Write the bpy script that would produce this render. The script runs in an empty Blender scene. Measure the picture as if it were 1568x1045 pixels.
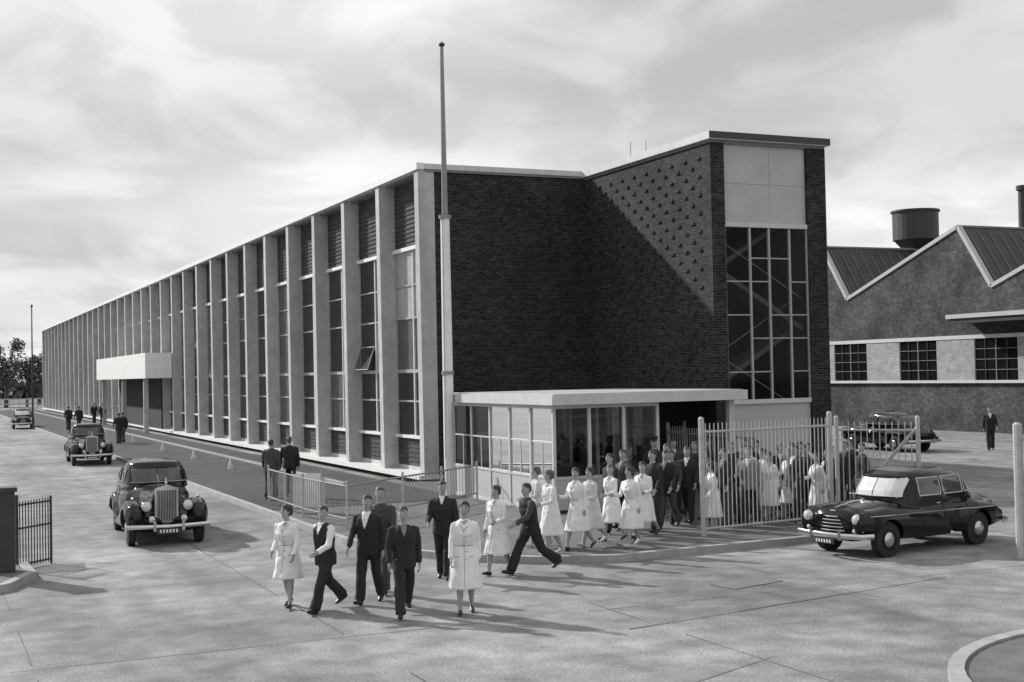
import bpy, bmesh, math, random
from mathutils import Vector, Matrix, noise
from mathutils.bvhtree import BVHTree
random.seed(7)
sc=bpy.context.scene
sc.view_settings.view_transform='Standard'
# ---------------------------------------------------------------- materials
MATS={}
def mat(name,g=.3,rough=.8,metal=0,spec=.5,ns=0,na=0,bump=0,bs=None,coat=0,brick=None,big=None,big2=None,big3=None):
    if name in MATS: return MATS[name]
    m=bpy.data.materials.new(name); m.use_nodes=True; nt=m.node_tree; N=nt.nodes; L=nt.links
    b=N['Principled BSDF']; b.inputs['Roughness'].default_value=rough; b.inputs['Metallic'].default_value=metal
    b.inputs['Specular IOR Level'].default_value=spec; b.inputs['Coat Weight'].default_value=coat
    b.inputs['Base Color'].default_value=(g,g,g*.985,1)
    tc=N.new('ShaderNodeTexCoord')
    col=None
    def grey(v):
        return (v,v,v*.985,1)
    if brick:
        c1,c2,mo,bw,bh=brick
        sep=N.new('ShaderNodeSeparateXYZ'); L.new(tc.outputs['Object'],sep.inputs[0])
        add=N.new('ShaderNodeMath'); L.new(sep.outputs[0],add.inputs[0]); L.new(sep.outputs[1],add.inputs[1])
        cb=N.new('ShaderNodeCombineXYZ'); L.new(add.outputs[0],cb.inputs[0]); L.new(sep.outputs[2],cb.inputs[1])
        bt=N.new('ShaderNodeTexBrick'); L.new(cb.outputs[0],bt.inputs['Vector'])
        bt.inputs['Scale'].default_value=1; bt.inputs['Brick Width'].default_value=bw; bt.inputs['Row Height'].default_value=bh
        bt.inputs['Mortar Size'].default_value=.007; bt.inputs['Mortar Smooth'].default_value=.3
        bt.inputs['Color1'].default_value=grey(c1); bt.inputs['Color2'].default_value=grey(c2); bt.inputs['Mortar'].default_value=grey(mo)
        bt.inputs['Bias'].default_value=-.2
        col=bt.outputs['Color']
        bp=N.new('ShaderNodeBump'); bp.inputs['Strength'].default_value=.5; bp.inputs['Distance'].default_value=.01; bp.invert=True
        L.new(bt.outputs['Fac'],bp.inputs['Height']); L.new(bp.outputs[0],b.inputs['Normal'])
    def mulnoise(col,scale,amt,detail=6,stretch=None):
        nz=N.new('ShaderNodeTexNoise'); nz.inputs['Scale'].default_value=scale; nz.inputs['Detail'].default_value=detail; nz.inputs['Roughness'].default_value=.62
        if stretch:
            mp=N.new('ShaderNodeMapping'); mp.inputs['Scale'].default_value=stretch; L.new(tc.outputs['Object'],mp.inputs[0]); L.new(mp.outputs[0],nz.inputs['Vector'])
        else: L.new(tc.outputs['Object'],nz.inputs['Vector'])
        mr=N.new('ShaderNodeMapRange'); mr.inputs[1].default_value=.3; mr.inputs[2].default_value=.7; mr.inputs[3].default_value=1-amt; mr.inputs[4].default_value=1+amt
        L.new(nz.outputs['Fac'],mr.inputs[0])
        mx=N.new('ShaderNodeMix'); mx.data_type='RGBA'; mx.blend_type='MULTIPLY'; mx.inputs[0].default_value=1
        if col is None: mx.inputs[6].default_value=grey(g)
        else: L.new(col,mx.inputs[6])
        L.new(mr.outputs[0],mx.inputs[7])
        return mx.outputs[2],nz
    nz=None
    if na: col,nz=mulnoise(col,ns,na)
    for bg_ in (big,big2,big3):
        if bg_: col,_=mulnoise(col,bg_[0],bg_[1],4,bg_[2] if len(bg_)>2 else None)
    if col is not None: L.new(col,b.inputs['Base Color'])
    if bump and not brick:
        nb=N.new('ShaderNodeTexNoise'); nb.inputs['Scale'].default_value=bs or ns or 20; nb.inputs['Detail'].default_value=5
        L.new(tc.outputs['Object'],nb.inputs['Vector'])
        bp=N.new('ShaderNodeBump'); bp.inputs['Strength'].default_value=bump; bp.inputs['Distance'].default_value=.02
        L.new(nb.outputs['Fac'],bp.inputs['Height']); L.new(bp.outputs[0],b.inputs['Normal'])
    MATS[name]=m; return m
def glassmat(name,tint=.6,refl=.12):
    if name in MATS: return MATS[name]
    m=bpy.data.materials.new(name); m.use_nodes=True; N=m.node_tree.nodes; L=m.node_tree.links
    N.remove(N['Principled BSDF']); o=N['Material Output']
    tr=N.new('ShaderNodeBsdfTransparent'); tr.inputs[0].default_value=(tint,tint,tint,1)
    gl=N.new('ShaderNodeBsdfGlossy'); gl.inputs['Roughness'].default_value=.04; gl.inputs[0].default_value=(.9,.9,.9,1)
    fr=N.new('ShaderNodeLayerWeight'); fr.inputs[0].default_value=.18
    ad=N.new('ShaderNodeMath'); ad.operation='MULTIPLY_ADD'; ad.inputs[1].default_value=.8; ad.inputs[2].default_value=refl; L.new(fr.outputs['Fresnel'],ad.inputs[0])
    mx=N.new('ShaderNodeMixShader'); L.new(ad.outputs[0],mx.inputs[0]); L.new(tr.outputs[0],mx.inputs[1]); L.new(gl.outputs[0],mx.inputs[2])
    L.new(mx.outputs[0],o.inputs[0]); MATS[name]=m; return m

M_conc=mat('concrete_road',.21,.9,ns=1.6,na=.28,bump=.7,bs=22,big=(.2,.4),big2=(.6,.26,(1,.10,1)),big3=(24,.32))
M_joint=mat('tar_joint',.11,.85,ns=1.2,na=.4)
M_patch=mat('road_patch',.15,.9,ns=3,na=.25,bump=.3,bs=20)
M_pave=mat('pavement_asphalt',.12,.9,ns=2,na=.28,bump=.5,bs=25,big=(30,.25))
M_kerb=mat('kerb_concrete',.32,.85,ns=4,na=.2)
M_grass=mat('grass',.045,.95,ns=6,na=.5,bump=.8,bs=30,big=(.4,.35))
M_field=mat('field_ground',.10,.95,ns=.3,na=.3)
M_brickD=mat('dark_brick',brick=(.011,.042,.085,.225,.075),rough=.85,ns=7,na=.4,spec=.25,big=(.5,.25))
M_brickP=mat('panel_brick',brick=(.045,.08,.03,.6,.14),rough=.85,ns=1.2,na=.2)
M_brickF=mat('factory_brick',brick=(.06,.11,.08,.225,.075),rough=.9,ns=.7,na=.45,spec=.2,big=(4,.28),big2=(.25,.2))
M_brickW=mat('painted_brick',brick=(.30,.40,.22,.3,.09),rough=.8,ns=2,na=.2)
M_fin=mat('fin_concrete',.45,.8,ns=2.2,na=.14,big=(.9,.16,(1,1,.15)))
M_white=mat('white_paint',.76,.5,ns=3,na=.08)
M_frame=mat('frame_paint',.55,.5,ns=3,na=.1)
M_wfr=mat('window_frame_paint',.36,.5,ns=3,na=.1)
M_roof=mat('roof_felt',.2,.9,ns=2,na=.2)
M_dark=mat('gap_shade',.02,.9,ns=2,na=.2)  # near-black colour stands in for shade inside openings, recesses and gaps
M_wing=mat('window_glass',.012,.05,spec=.4,ns=1,na=.3)
M_blind=mat('window_blind',.40,.35,ns=1.5,na=.15,spec=.5)
M_blind2=mat('window_blind_grey',.09,.3,ns=1.5,na=.3,spec=.5)
M_panel=mat('stone_panel',.44,.75,ns=1.2,na=.08)
M_steel=mat('painted_steel',.25,.5,ns=6,na=.15)
M_steelD=mat('dark_steel',.035,.5,ns=6,na=.2)
M_steelL=mat('light_steel',.42,.5,ns=6,na=.15)
M_glass=glassmat('clear_glass',.6,.05)
M_glassT=glassmat('tinted_glass',.8,.0)
M_plas=mat('plaster',.13,.9,ns=2,na=.15)

# ---------------------------------------------------------------- mesh builder
class MB:
    def __init__(s): s.v=[];s.f=[];s.m=[];s.mats=[]
    def mi(s,m):
        if m not in s.mats: s.mats.append(m)
        return s.mats.index(m)
    def add(s,vs,fs,m):
        o=len(s.v); s.v+= [tuple(v) for v in vs]; k=s.mi(m)
        for f in fs: s.f.append([i+o for i in f]); s.m.append(k)
    def box(s,x0,x1,y0,y1,z0,z1,m):
        vs=[(x,y,z) for z in (z0,z1) for y in (y0,y1) for x in (x0,x1)]
        s.add(vs,[(0,2,3,1),(4,5,7,6),(0,1,5,4),(2,6,7,3),(0,4,6,2),(1,3,7,5)],m)
    def poly(s,pts,m): s.add(pts,[list(range(len(pts)))],m)
    def paneX(s,x,y0,y1,z0,z1,m): s.poly([(x,y0,z0),(x,y1,z0),(x,y1,z1),(x,y0,z1)],m)
    def paneY(s,x0,x1,y,z0,z1,m): s.poly([(x0,y,z0),(x1,y,z0),(x1,y,z1),(x0,y,z1)],m)
    def prism(s,pts,z0,z1,m,mside=None):
        n=len(pts); vs=[(p[0],p[1],z0) for p in pts]+[(p[0],p[1],z1) for p in pts]
        s.add(vs,[list(range(n,2*n)),list(range(n-1,-1,-1))],m)
        s.add(vs,[(i,(i+1)%n,(i+1)%n+n,i+n) for i in range(n)],mside or m)
    def tube(s,P,R,m,ref=(1,0,0),seg=12,e=2.0):
        vs,fs=tube(P,R,ref,seg,e); s.add(vs,fs,m)
    def bar(s,a,b,r,m,seg=6): s.tube([a,b],[(r,r)]*2,m,ref=(.3,.5,.81),seg=seg)
    def obj(s,name,parent=None,smooth=False,loc=None,rz=0):
        me=bpy.data.meshes.new(name); me.from_pydata(s.v,[],s.f)
        for m in s.mats: me.materials.append(m)
        me.polygons.foreach_set('material_index',s.m)
        if smooth: me.polygons.foreach_set('use_smooth',[True]*len(s.f))
        me.validate(); me.update()
        bm=bmesh.new(); bm.from_mesh(me); bmesh.ops.recalc_face_normals(bm,faces=bm.faces); bm.to_mesh(me); bm.free()
        o=bpy.data.objects.new(name,me); sc.collection.objects.link(o)
        if parent: o.parent=parent
        if loc: o.location=loc
        o.rotation_euler[2]=rz
        return o
def tube(P,R,ref=(1,0,0),seg=12,e=2.0):
    P=[Vector(p) for p in P]; vs=[];fs=[]; n=len(P); ref=Vector(ref)
    for i,p in enumerate(P):
        T=(P[min(i+1,n-1)]-P[max(i-1,0)])
        T=T.normalized() if T.length>1e-9 else Vector((0,0,1))
        A=ref-T*ref.dot(T)
        if A.length<1e-3: A=Vector((0,1,0))-T*T.y
        A.normalize(); B=T.cross(A)
        for k in range(seg):
            t=2*math.pi*k/seg; c=math.cos(t); q=math.sin(t)
            if e!=2: c=math.copysign(abs(c)**(2/e),c); q=math.copysign(abs(q)**(2/e),q)
            vs.append(p+A*R[i][0]*c+B*R[i][1]*q)
    for i in range(n-1):
        for k in range(seg):
            a=i*seg+k;b=i*seg+(k+1)%seg
            fs.append((a,b,b+seg,a+seg))
    fs.append(list(range(seg-1,-1,-1))); fs.append(list(range((n-1)*seg,n*seg)))
    return vs,fs
def root(name,loc=(0,0,0),rz=0):
    e=bpy.data.objects.new(name,None); sc.collection.objects.link(e); e.location=loc; e.rotation_euler[2]=rz; return e

# ---------------------------------------------------------------- ground
mb=MB(); mb.poly([(-1500,-300,-.03),(1500,-300,-.03),(1500,2500,-.03),(-1500,2500,-.03)],M_field); mb.obj('ground')
mb=MB(); mb.poly([(-30,-20,0),(51,-20,0),(51,230,0),(-30,230,0)],M_conc); mb.obj('road')
mb=MB()
def strip(x0,y0,x1,y1,w,z=.004,skip=0.0):
    d=Vector((x1-x0,y1-y0,0)).normalized(); n=Vector((-d.y,d.x,0))*w/2
    a=Vector((x0,y0,z));b=Vector((x1,y1,z)); 
    k=max(1,int((b-a).length/.9)); pts=[a.lerp(b,i/k)+n*random.uniform(-.7,.7) for i in range(k+1)]
    ws=[random.uniform(.4,1.2) for i in range(k+1)]
    for i in range(k): 
        if random.random()<skip: continue
        mb.poly([pts[i]-n*ws[i],pts[i+1]-n*ws[i+1],pts[i+1]+n*ws[i+1],pts[i]+n*ws[i]],M_joint)
for x in (5.4,): strip(x,6,x,180,.03,skip=.15)
strip(1.3,6,1.3,120,.02,skip=.5); strip(9.5,4,9.5,21,.022,skip=.45); strip(13.6,4,13.6,21,.02,skip=.6)
for y in (9.5,17.5): strip(-8,y,38,y,.022,.006,skip=.4)
for y in range(27,180,9): strip(-3,y,8.2,y,.02,.006,skip=.35)
strip(2.5,10.5,9.7,13.6,.022,.008,skip=.1); strip(9,16,15.8,17.2,.04,.008)
mb.obj('road_joints')
mb=MB(); mb.poly([(2.0,26.3,.005),(2.9,26.2,.005),(3.0,27.3,.005),(2.1,27.4,.005)],M_patch); mb.poly([(12.1,18.0,.009),(13.3,18.3,.009),(13.1,18.9,.009),(12.0,18.6,.009)],M_patch); mb.obj('road_patches')
pav=[(8.3,60),(8.3,27.2),(8.6,25.2),(9.4,23.5),(10.6,22.3),(12,21.7),(17,22.0),(18.0,22.5),(18.8,23.4),(19.2,25),(21.25,29),(21.25,40.3),(14.2,40.3),(14.2,60)]
mb=MB(); mb.prism(pav,-.02,.12,M_pave); mb.obj('pavement')
def kerb(pts,name,w=.14,h=.14):
    m=MB(); P=[Vector((x,y,0)) for x,y in pts]; n=len(P); offs=[]
    for i in range(n):
        a=P[i-1] if i>0 else P[i]; b=P[i+1] if i<n-1 else P[i]
        d=(b-a).normalized(); offs.append(Vector((d.y,-d.x,0))*w)
    for i in range(n-1):
        j=i+1
        vs=[P[i]-offs[i]*.15,P[j]-offs[j]*.15,P[j]+offs[j],P[i]+offs[i]]
        vs=[(v.x,v.y,-.02) for v in vs]+[(v.x,v.y,h) for v in vs]
        m.add(vs,[(4,5,6,7),(0,1,5,4),(1,2,6,5),(2,3,7,6),(3,0,4,7)],M_kerb)
    return m.obj(name)
kerb([(8.3,183)]+[(8.3,y) for y in (150,120,90,70,60,50,40,32)]+[(x,y) for x,y in pav[1:9]],'kerb',w=-.14)
mb=MB(); mb.prism([(8.45,34),(14.0,34),(14.0,183),(8.45,183)],-.02,.135,M_grass); mb.obj('grass_verge')
mb=MB(); mb.prism([(12.4,40.5),(12.55,40.5),(12.55,183),(12.4,183)],0,.2,M_kerb); mb.obj('verge_edging')
c=(13.44,9.22); isl=[(c[0]+3.5*math.cos(t),c[1]+3.5*math.sin(t)) for t in [math.radians(x) for x in range(60,190,6)]]
mb=MB(); mb.prism(isl+[(9.9,0),(20,0),(20,12.3)],-.02,.10,M_pave); mb.obj('traffic_island')
kerb(isl,'kerb',w=.16,h=.13)
isl2=[(-9,30),(-.6,29.9),(.5,29.4),(1.2,28.6),(1.75,27.5),(1.8,25.6),(1.3,24.4),(.2,23.5),(-9,23.3)]
mb=MB(); mb.prism(isl2,-.02,.12,M_pave); mb.obj('pavement'); kerb(isl2,'kerb',w=-.16)

# ---------------------------------------------------------------- office block
HB=root('office_block')
Y0=40.4; BAY=4.2; NB=34; XF=15.10; XG=15.72; YE=Y0+BAY*NB
w=MB()
w.box(XG-.04,21.3,Y0,Y0+.35,0,10.34,M_brickD)
w.box(21.3,26,Y0+.02,Y0+.35,0,10.34,M_brickD)
w.box(25.7,26,Y0+.35,YE,0,10.34,M_brickD); w.box(XG+.1,26,YE-.3,YE+.1,0,10.34,M_brickD)
for r in range(26):
    for k in range(8):
        x=XG+.25+k*.7+(.35 if r%2 else 0); z=9.95-r*.275
        if x<21.0 and z>3.2: w.box(x,x+.105,Y0-.03,Y0+.01,z-.07,z,M_brickD)
w.obj('walls',HB)
w=MB(); w.box(XG-.35,26.1,Y0-.06,YE+.2,10.34,10.5,M_roof); w.box(XF-.06,XF+.2,Y0-.08,YE+.3,10.40,10.62,M_white)
w.box(XF+.2,26.15,Y0-.085,Y0+.15,10.42,10.6,M_frame); w.obj('roof',HB)
fins=MB(); pan=MB(); fr=MB(); gl=MB()
for i in range(NB+1):
    y=Y0+BAY*i
    yy0=y-.02 if i==0 else y-.19; yy1=yy0+.38; xi=XG-.05 if i==0 else XG+.1
    vs=[(XF+.05,yy0,.3),(xi,yy0,.3),(xi,yy1,.3),(XF+.05,yy1,.3),(XF,yy0,10.395),(xi,yy0,10.395),(xi,yy1,10.395),(XF,yy1,10.395)]
    fins.add(vs,[(0,3,2,1),(4,5,6,7),(0,1,5,4),(1,2,6,5),(2,3,7,6),(3,0,4,7)],M_fin)
fins.obj('fins',HB)
rnd=random.Random(3)
for i in range(NB):
    a=Y0+BAY*i+(.36 if i==0 else .19); b=Y0+BAY*(i+1)-.19; mid=(a+b)/2
    pan.box(XG-.02,XG+.2,a,b,8.1,10.33,M_brickP)
    pan.box(XG-.02,XG+.2,a,b,.45,1.42,M_brickP)
    for q in range(1,14): pan.box(XG-.05,XG-.02,a,b,8.1+q*.16,8.1+q*.16+.03,M_brickP)
    for q in range(1,6): pan.box(XG-.05,XG-.02,a,b,.45+q*.16,.45+q*.16+.03,M_brickP)
    fr.box(XG-.14,XG+.1,a,b,7.95,8.08,M_white)
    fr.box(XG-.16,XG+.1,a,b,1.42,1.52,M_white)
    fr.box(XG-.06,XG+.05,mid-.05,mid+.05,1.52,7.95,M_frame)
    for q in (a+.03,b-.03): fr.box(XG-.05,XG+.05,q-.03,q+.03,1.52,7.95,M_wfr)
    for z,t in ((2.7,.03),(3.75,.06),(5.6,.03),(6.75,.025)):
        fr.box(XG-.05,XG+.05,a+.06,mid-.06,z-t,z+t,M_wfr); fr.box(XG-.05,XG+.05,mid+.06,b-.06,z-t,z+t,M_wfr)
    for (p,q,k) in ((a,mid,0),(mid,b,1)):
        for z0,z1 in ((1.52,3.75),(3.75,5.6),(5.6,7.95)):
            r=rnd.random(); m=M_wing
            if k==0 and z0>3: m=M_blind if r<(.5 if i<5 else .25) else (M_blind2 if r<.6 else M_wing)
            elif k==1 and z0>3: m=M_blind if r<.06 else (M_blind2 if r<.3 else M_wing)
            elif r<.1: m=M_blind2
            gl.box(XG,XG+.04,p,q,z0,z1,m)
        if rnd.random()<.22 and i>0:
            z=rnd.choice((3.8,5.6)); z1=z+.9
            vs=[(XG-.07,p+.12,z1),(XG-.07,q-.12,z1),(XG-.36,q-.12,z+.05),(XG-.36,p+.12,z+.05)]
            for s in range(4): fr.bar(vs[s],vs[(s+1)%4],.02,M_wfr)
            gl.poly(vs,M_glass)
fr.obj('window_frames',HB); gl.obj('windows',HB); pan.obj('panels',HB)
w=MB(); w.box(XF-.12,XG+.1,Y0-.03,YE,.16,.30,M_white); w.box(XG-.05,XG+.1,Y0,YE,0,.16,M_dark)  # near-black strip paints in the shade of the gap below the ledge
w.box(XG-.03,XG+.2,Y0+.2,YE,.30,.45,M_fin); w.obj('plinth',HB)
w=MB(); a=Y0+BAY*11; b=Y0+BAY*17
w.box(XF-1.7,XF-.02,a,b,3.75,5.4,M_white); 
for q in (a+2,a+12,b-2): w.box(XF-1.5,XF-1.2,q,q+.25,0,3.75,M_fin)
w.box(XF-.05,XF-.02,a+4,b-1,.3,3.75,M_dark)  # near-black sheet stands in for the shaded entrance opening
w.obj('entrance_porch',HB)

TX0,TX1,TY0,TY1=21.3,25.46,32.4,40.4
t=MB()
t.box(TX0,TX0+.3,TY0+.3,TY1,0,10.3,M_brickD); t.box(TX1-.3,TX1,TY0+.3,TY1,0,10.3,M_brickD)
t.box(TX0-.003,TX0+.47,TY0,TY0+.3,0,10.3,M_brickD); t.box(TX1-.7,TX1+.003,TY0,TY0+.3,0,10.3,M_brickD)
for r in range(26):
    for k in range(10):
        y=TY0+.55+k*.78+(.39 if r%2 else 0); z=9.95-r*.275
        if y<TY1-.2 and z>3.2: t.box(TX0-.045,TX0+.01,y,y+.18,z-.075,z,M_brickD)
t.obj('tower_walls',HB)
t=MB(); t.box(TX0-.12,TX1+.1,TY0-.14,TY1-.02,10.38,10.6,M_frame); t.box(TX0-.122,TX1+.102,TY0-.16,TY0-.14,10.40,10.6,M_steelD); t.box(TX0,TX1,TY0,TY1,10.28,10.38,M_roof)
t.bar((TX0+.3,37.6,10.6),(TX0+.3,37.6,11.2),.01,M_steelD); t.bar((TX0+.3,36.6,10.6),(TX0+.3,36.6,11.05),.01,M_steelD)
t.obj('tower_roof',HB)
t=MB(); px0,px1=TX0+.47,TX1-.7
for i in range(2):
    for j in range(2):
        x0=px0+(px1-px0)*(0,.56,1)[i]; x1=px0+(px1-px0)*(0,.56,1)[i+1]; z0=7.95+j*1.17
        t.box(x0+.005,x1-.005,TY0+.10,TY0+.2,z0+.005,z0+1.165,M_panel)
t.box(px0,px1,TY0+.12,TY0+.22,7.9,10.3,M_panel)
t.box(px0,px1,TY0+.10,TY0+.2,0,2.55,M_panel)
t.obj('tower_panels',HB)
t=MB()
t.box(px0,px1,TY0+.02,TY0+.2,7.82,7.95,M_frame); t.box(px0,px1,TY0+.02,TY0+.2,2.55,2.68,M_frame)
cols=[0,.30,.53,.78,1]
for k,cx in enumerate(cols):
    x=px0+(px1-px0)*cx; ww=.03 if k in(1,2,3) else .04
    t.box(max(px0,x-ww),min(px1,x+ww),TY0+.05,TY0+.13,2.68,7.82,M_wfr)
for k in range(4):
    for z in ((3.5,5.2,6.2),(3.5,4.5,6.2,6.9),(4.5,5.2,6.9),(3.5,4.5,5.2,6.2))[k]:
        t.box(px0+(px1-px0)*cols[k]+.04,px0+(px1-px0)*cols[k+1]-.04,TY0+.06,TY0+.12,z-.018,z+.018,M_wfr)
t.obj('tower_window_frames',HB)
t=MB(); t.paneY(px0,px1,TY0+.09,2.68,7.82,M_glassT); t.obj('tower_glazing',HB)
M_room=mat('stairwell_wall',.05,.9,ns=1,na=.3)
t=MB(); t.box(px0-.1,px1+.1,TY0+4,TY0+4.1,0,10.2,M_room)
t.box(px0-.16,px0-.05,TY0+.3,TY0+4,0,10.2,M_room); t.box(px1+.05,px1+.16,TY0+.3,TY0+4,0,10.2,M_room)
SM=mat('stair_concrete',.10,.8,ns=2,na=.1)
for k in range(4):
    z=1.2+k*1.75; xa,xb=(px0,px1) if k%2 else (px1,px0)
    yy=TY0+.35+(k%2)*.5
    vs=[(xa,yy,z),(xb,yy,z+1.75),(xb,yy,z+1.92),(xa,yy,z+.17)]
    vs+= [(x,y+.9,zz) for x,y,zz in vs]
    t.add(vs,[(0,1,2,3),(7,6,5,4),(0,4,5,1),(1,5,6,2),(2,6,7,3),(3,7,4,0)],SM)
    t.bar((xa,yy,z+1.0),(xb,yy,z+2.75),.016,M_steel)
t.obj('staircase',HB)

GH=root('gatehouse')
g=MB(); CX0,CX1,CY0,CY1=14.05,19.75,28.55,35.6
M_rs=mat('roof_sheet',.40,.7,ns=2,na=.15)
g.box(CX0,CX1,CY0,CY1,2.80,3.05,M_frame); g.box(CX0+.1,CX1-.1,CY0+.1,CY1-.1,3.05,3.07,M_rs)
g.box(16.6,21.25,CY1,40.35,2.72,2.98,M_rs); g.box(CX1,21.25,32.0,CY1,2.72,2.98,M_rs)
g.obj('canopy_roof',GH)
g=MB(); gg=MB()
gx=CX0+.2; gy=CY0+.35; XR=17.2
ys=[gy+(CY1-.2-gy)*k/5 for k in range(6)]
for y in ys: g.box(gx-.04,gx+.04,y-.04,y+.04,.12,2.8,M_frame)
for k in range(5):
    y0,y1=ys[k]+.04,ys[k+1]-.04
    g.box(gx-.03,gx+.03,y0,y1,.95,1.02,M_frame); g.box(gx-.02,gx+.02,y0,y1,1.85,1.89,M_frame); g.box(gx-.03,gx+.03,y0,y1,2.70,2.8,M_frame); g.box(gx-.03,gx+.03,y0,y1,.12,.2,M_frame)
    g.box(gx-.012,gx+.012,y0,y1,.2,.95,M_panel)
    gg.paneX(gx,y0,y1,1.02,2.7,M_glass)
    ym=(y0+y1)/2; g.box(gx-.015,gx+.015,ym-.015,ym+.015,1.02,1.85,M_frame)
xs=[gx+(XR-gx)*k/3 for k in range(4)]
for k,x in enumerate(xs[1:]): g.box(x-.04,x+.04,gy-.04,gy+.04,.12,2.8,M_frame)
for k in range(3):
    x0,x1=xs[k]+.04,xs[k+1]-.04
    g.box(x0,x1,gy-.03,gy+.03,.95,1.02,M_frame); g.box(x0,x1,gy-.03,gy+.03,2.70,2.8,M_frame); g.box(x0,x1,gy-.012,gy+.012,.2,.95,M_panel)
    gg.paneY(x0,x1,gy,1.02,2.7,M_glass)
ys2=[gy+(CY1-.2-gy)*k/4 for k in range(5)]
for y in ys2[1:]: g.box(XR-.04,XR+.04,y-.045,y+.045,.12,2.8,M_frame)
for k in range(4):
    y0,y1=ys2[k]+.045,ys2[k+1]-.045
    if k==1: continue
    g.box(XR-.012,XR+.012,y0,y1,.12,.95,M_panel); gg.paneX(XR,y0,y1,1.0,2.8,M_glass); g.box(XR-.03,XR+.03,y0,y1,.95,1.0,M_frame)
M_wood=mat('wood_counter',.10,.5,ns=5,na=.2)
g.box(gx,XR,CY1-.3,CY1-.2,.12,2.8,M_plas)
g.box(gx+.5,XR-.6,31.5,32.1,.12,1.1,M_wood); g.box(15.6,16.4,CY1-.8,CY1-.3,.12,2.0,M_wood)
g.box(16.0,16.05,31.6,32.0,1.1,1.5,M_steelD); g.box(14.9,15.4,CY1-.34,CY1-.3,1.4,1.9,M_frame)
g.box(19.4,19.56,gy,gy+.16,.12,2.8,M_frame); g.box(19.4,19.56,CY1-.5,CY1-.34,.12,2.72,M_frame)
g.obj('frame',GH); gg.obj('glazing',GH)
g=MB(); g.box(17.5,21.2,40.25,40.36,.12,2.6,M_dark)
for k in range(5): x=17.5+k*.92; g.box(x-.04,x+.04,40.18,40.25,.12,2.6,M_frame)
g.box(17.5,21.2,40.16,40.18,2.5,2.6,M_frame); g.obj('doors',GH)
fp=root('flagpole'); g=MB(); FX,FY=13.90,35.0
g.tube([(FX,FY,0),(FX,FY,3.4),(FX,FY,8.2)],[(.155,.155),(.15,.15),(.13,.13)],M_white,seg=16)
g.tube([(FX,FY,8.2),(FX,FY,13.1)],[(.09,.09),(.05,.05)],M_steel,seg=12)
g.tube([(FX,FY,13.1),(FX,FY,13.16),(FX,FY,13.22)],[(.06,.06),(.1,.1),(.05,.05)],M_steelD,seg=12)
for z in (3.6,8.1): g.tube([(FX,FY,z),(FX,FY,z+.1)],[(.18,.18),(.18,.18)],M_steel,seg=14)
g.bar((FX-.16,FY-.1,1.2),(FX-.07,FY-.05,13.0),.008,M_steel,4); g.obj('pole',fp,smooth=False)

# ---------------------------------------------------------------- factory
FA=root('brick_factory'); XW=51.0
pk=lambda k:53.8+11.6*k; vl=lambda k:51.5+11.6*k
prof=[]
for k in range(4,-5,-1): prof+= [(pk(k),11.0),(vl(k),7.66)]
g=MB()
for (y0,z0),(y1,z1) in zip(prof,prof[1:]): g.poly([(XW,y0,0),(XW,y1,0),(XW,y1,z1),(XW,y0,z0)],M_brickF)
g.obj('gable_wall',FA)
g=MB(); gz=MB(); cp=MB()
M_slate=mat('slate_roof',.07,.8,ns=3,na=.25); M_rg=mat('roof_glazing',.035,.35,spec=.3,ns=2,na=.4)
for j,((y0,z0),(y1,z1)) in enumerate(zip(prof,prof[1:])):
    steep=z1<z0
    g.poly([(XW,y0,z0),(XW,y1,z1),(XW+80,y1,z1),(XW+80,y0,z0)],M_rg if steep else M_slate)
    d=Vector((0,y1-y0,z1-z0)).normalized(); n=Vector((0,-d.z,d.y)); 
    if n.z<0: n=-n
    a=Vector((XW-.08,y0,z0));b=Vector((XW-.08,y1,z1))
    vs=[a-n*.1,b-n*.1,b+n*.1,a+n*.1]; vs+=[v+Vector((.3,0,0)) for v in vs]
    cp.add(vs,[(0,1,2,3),(7,6,5,4),(0,4,5,1),(1,5,6,2),(2,6,7,3),(3,7,4,0)],M_panel)
    if steep:
        for q in range(60):
            x=XW+.5+q*.75
            A=Vector((x,y0,z0))+n*.04; B=Vector((x,y1,z1))+n*.04
            A=A.lerp(B,.08); B=A.lerp(B,.95)
            gz.bar(A,B,.018,M_steel,4)
        gz.bar((XW,y1+.1,z1+.12),(XW+80,y1+.1,z1+.12),.06,M_steel,4); gz.bar((XW,y0,z0+.05),(XW+80,y0,z0+.05),.07,M_steel,4)
g.obj('roofs',FA); cp.obj('copings',FA); gz.obj('roof_glazing_bars',FA)
g=MB()
for k in range(-6,7):
    yc=57.05+5.8*k
    g.box(XW-.03,XW+.0,yc-1.5,yc+1.5,2.75,4.95,M_wing)
    for q in range(5): y=yc-1.5+q*.75; g.box(XW-.09,XW-.03,y-.02,y+.02,2.75,4.95,M_steelL if q in(0,4) else M_steelD if q%2 else M_steel)
    for z in (3.3,3.85,4.4): g.box(XW-.08,XW-.035,yc-1.5,yc+1.5,z-.013,z+.013,M_steel)
    g.box(XW-.10,XW+.02,yc+1.5,yc+4.3,2.75,4.95,M_brickW)
g.box(XW-.14,XW+.02,20,95,4.95,5.15,M_frame); g.box(XW-.18,XW+.02,20,95,2.6,2.75,M_frame)
g.obj('windows',FA)
g=MB(); g.box(XW-1.6,XW+.02,25,53.2,6.0,6.22,M_panel); g.box(XW-1.5,XW,25,53,5.75,6.0,M_steelD); g.obj('loading_canopy',FA)
g=MB(); g.box(XW-.02,XW+.04,75,78,0,2.3,M_dark)
g.bar((XW-.1,65.2,0),(XW-.1,65.2,7.6),.06,M_steelD); g.obj('downpipes',FA)
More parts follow.
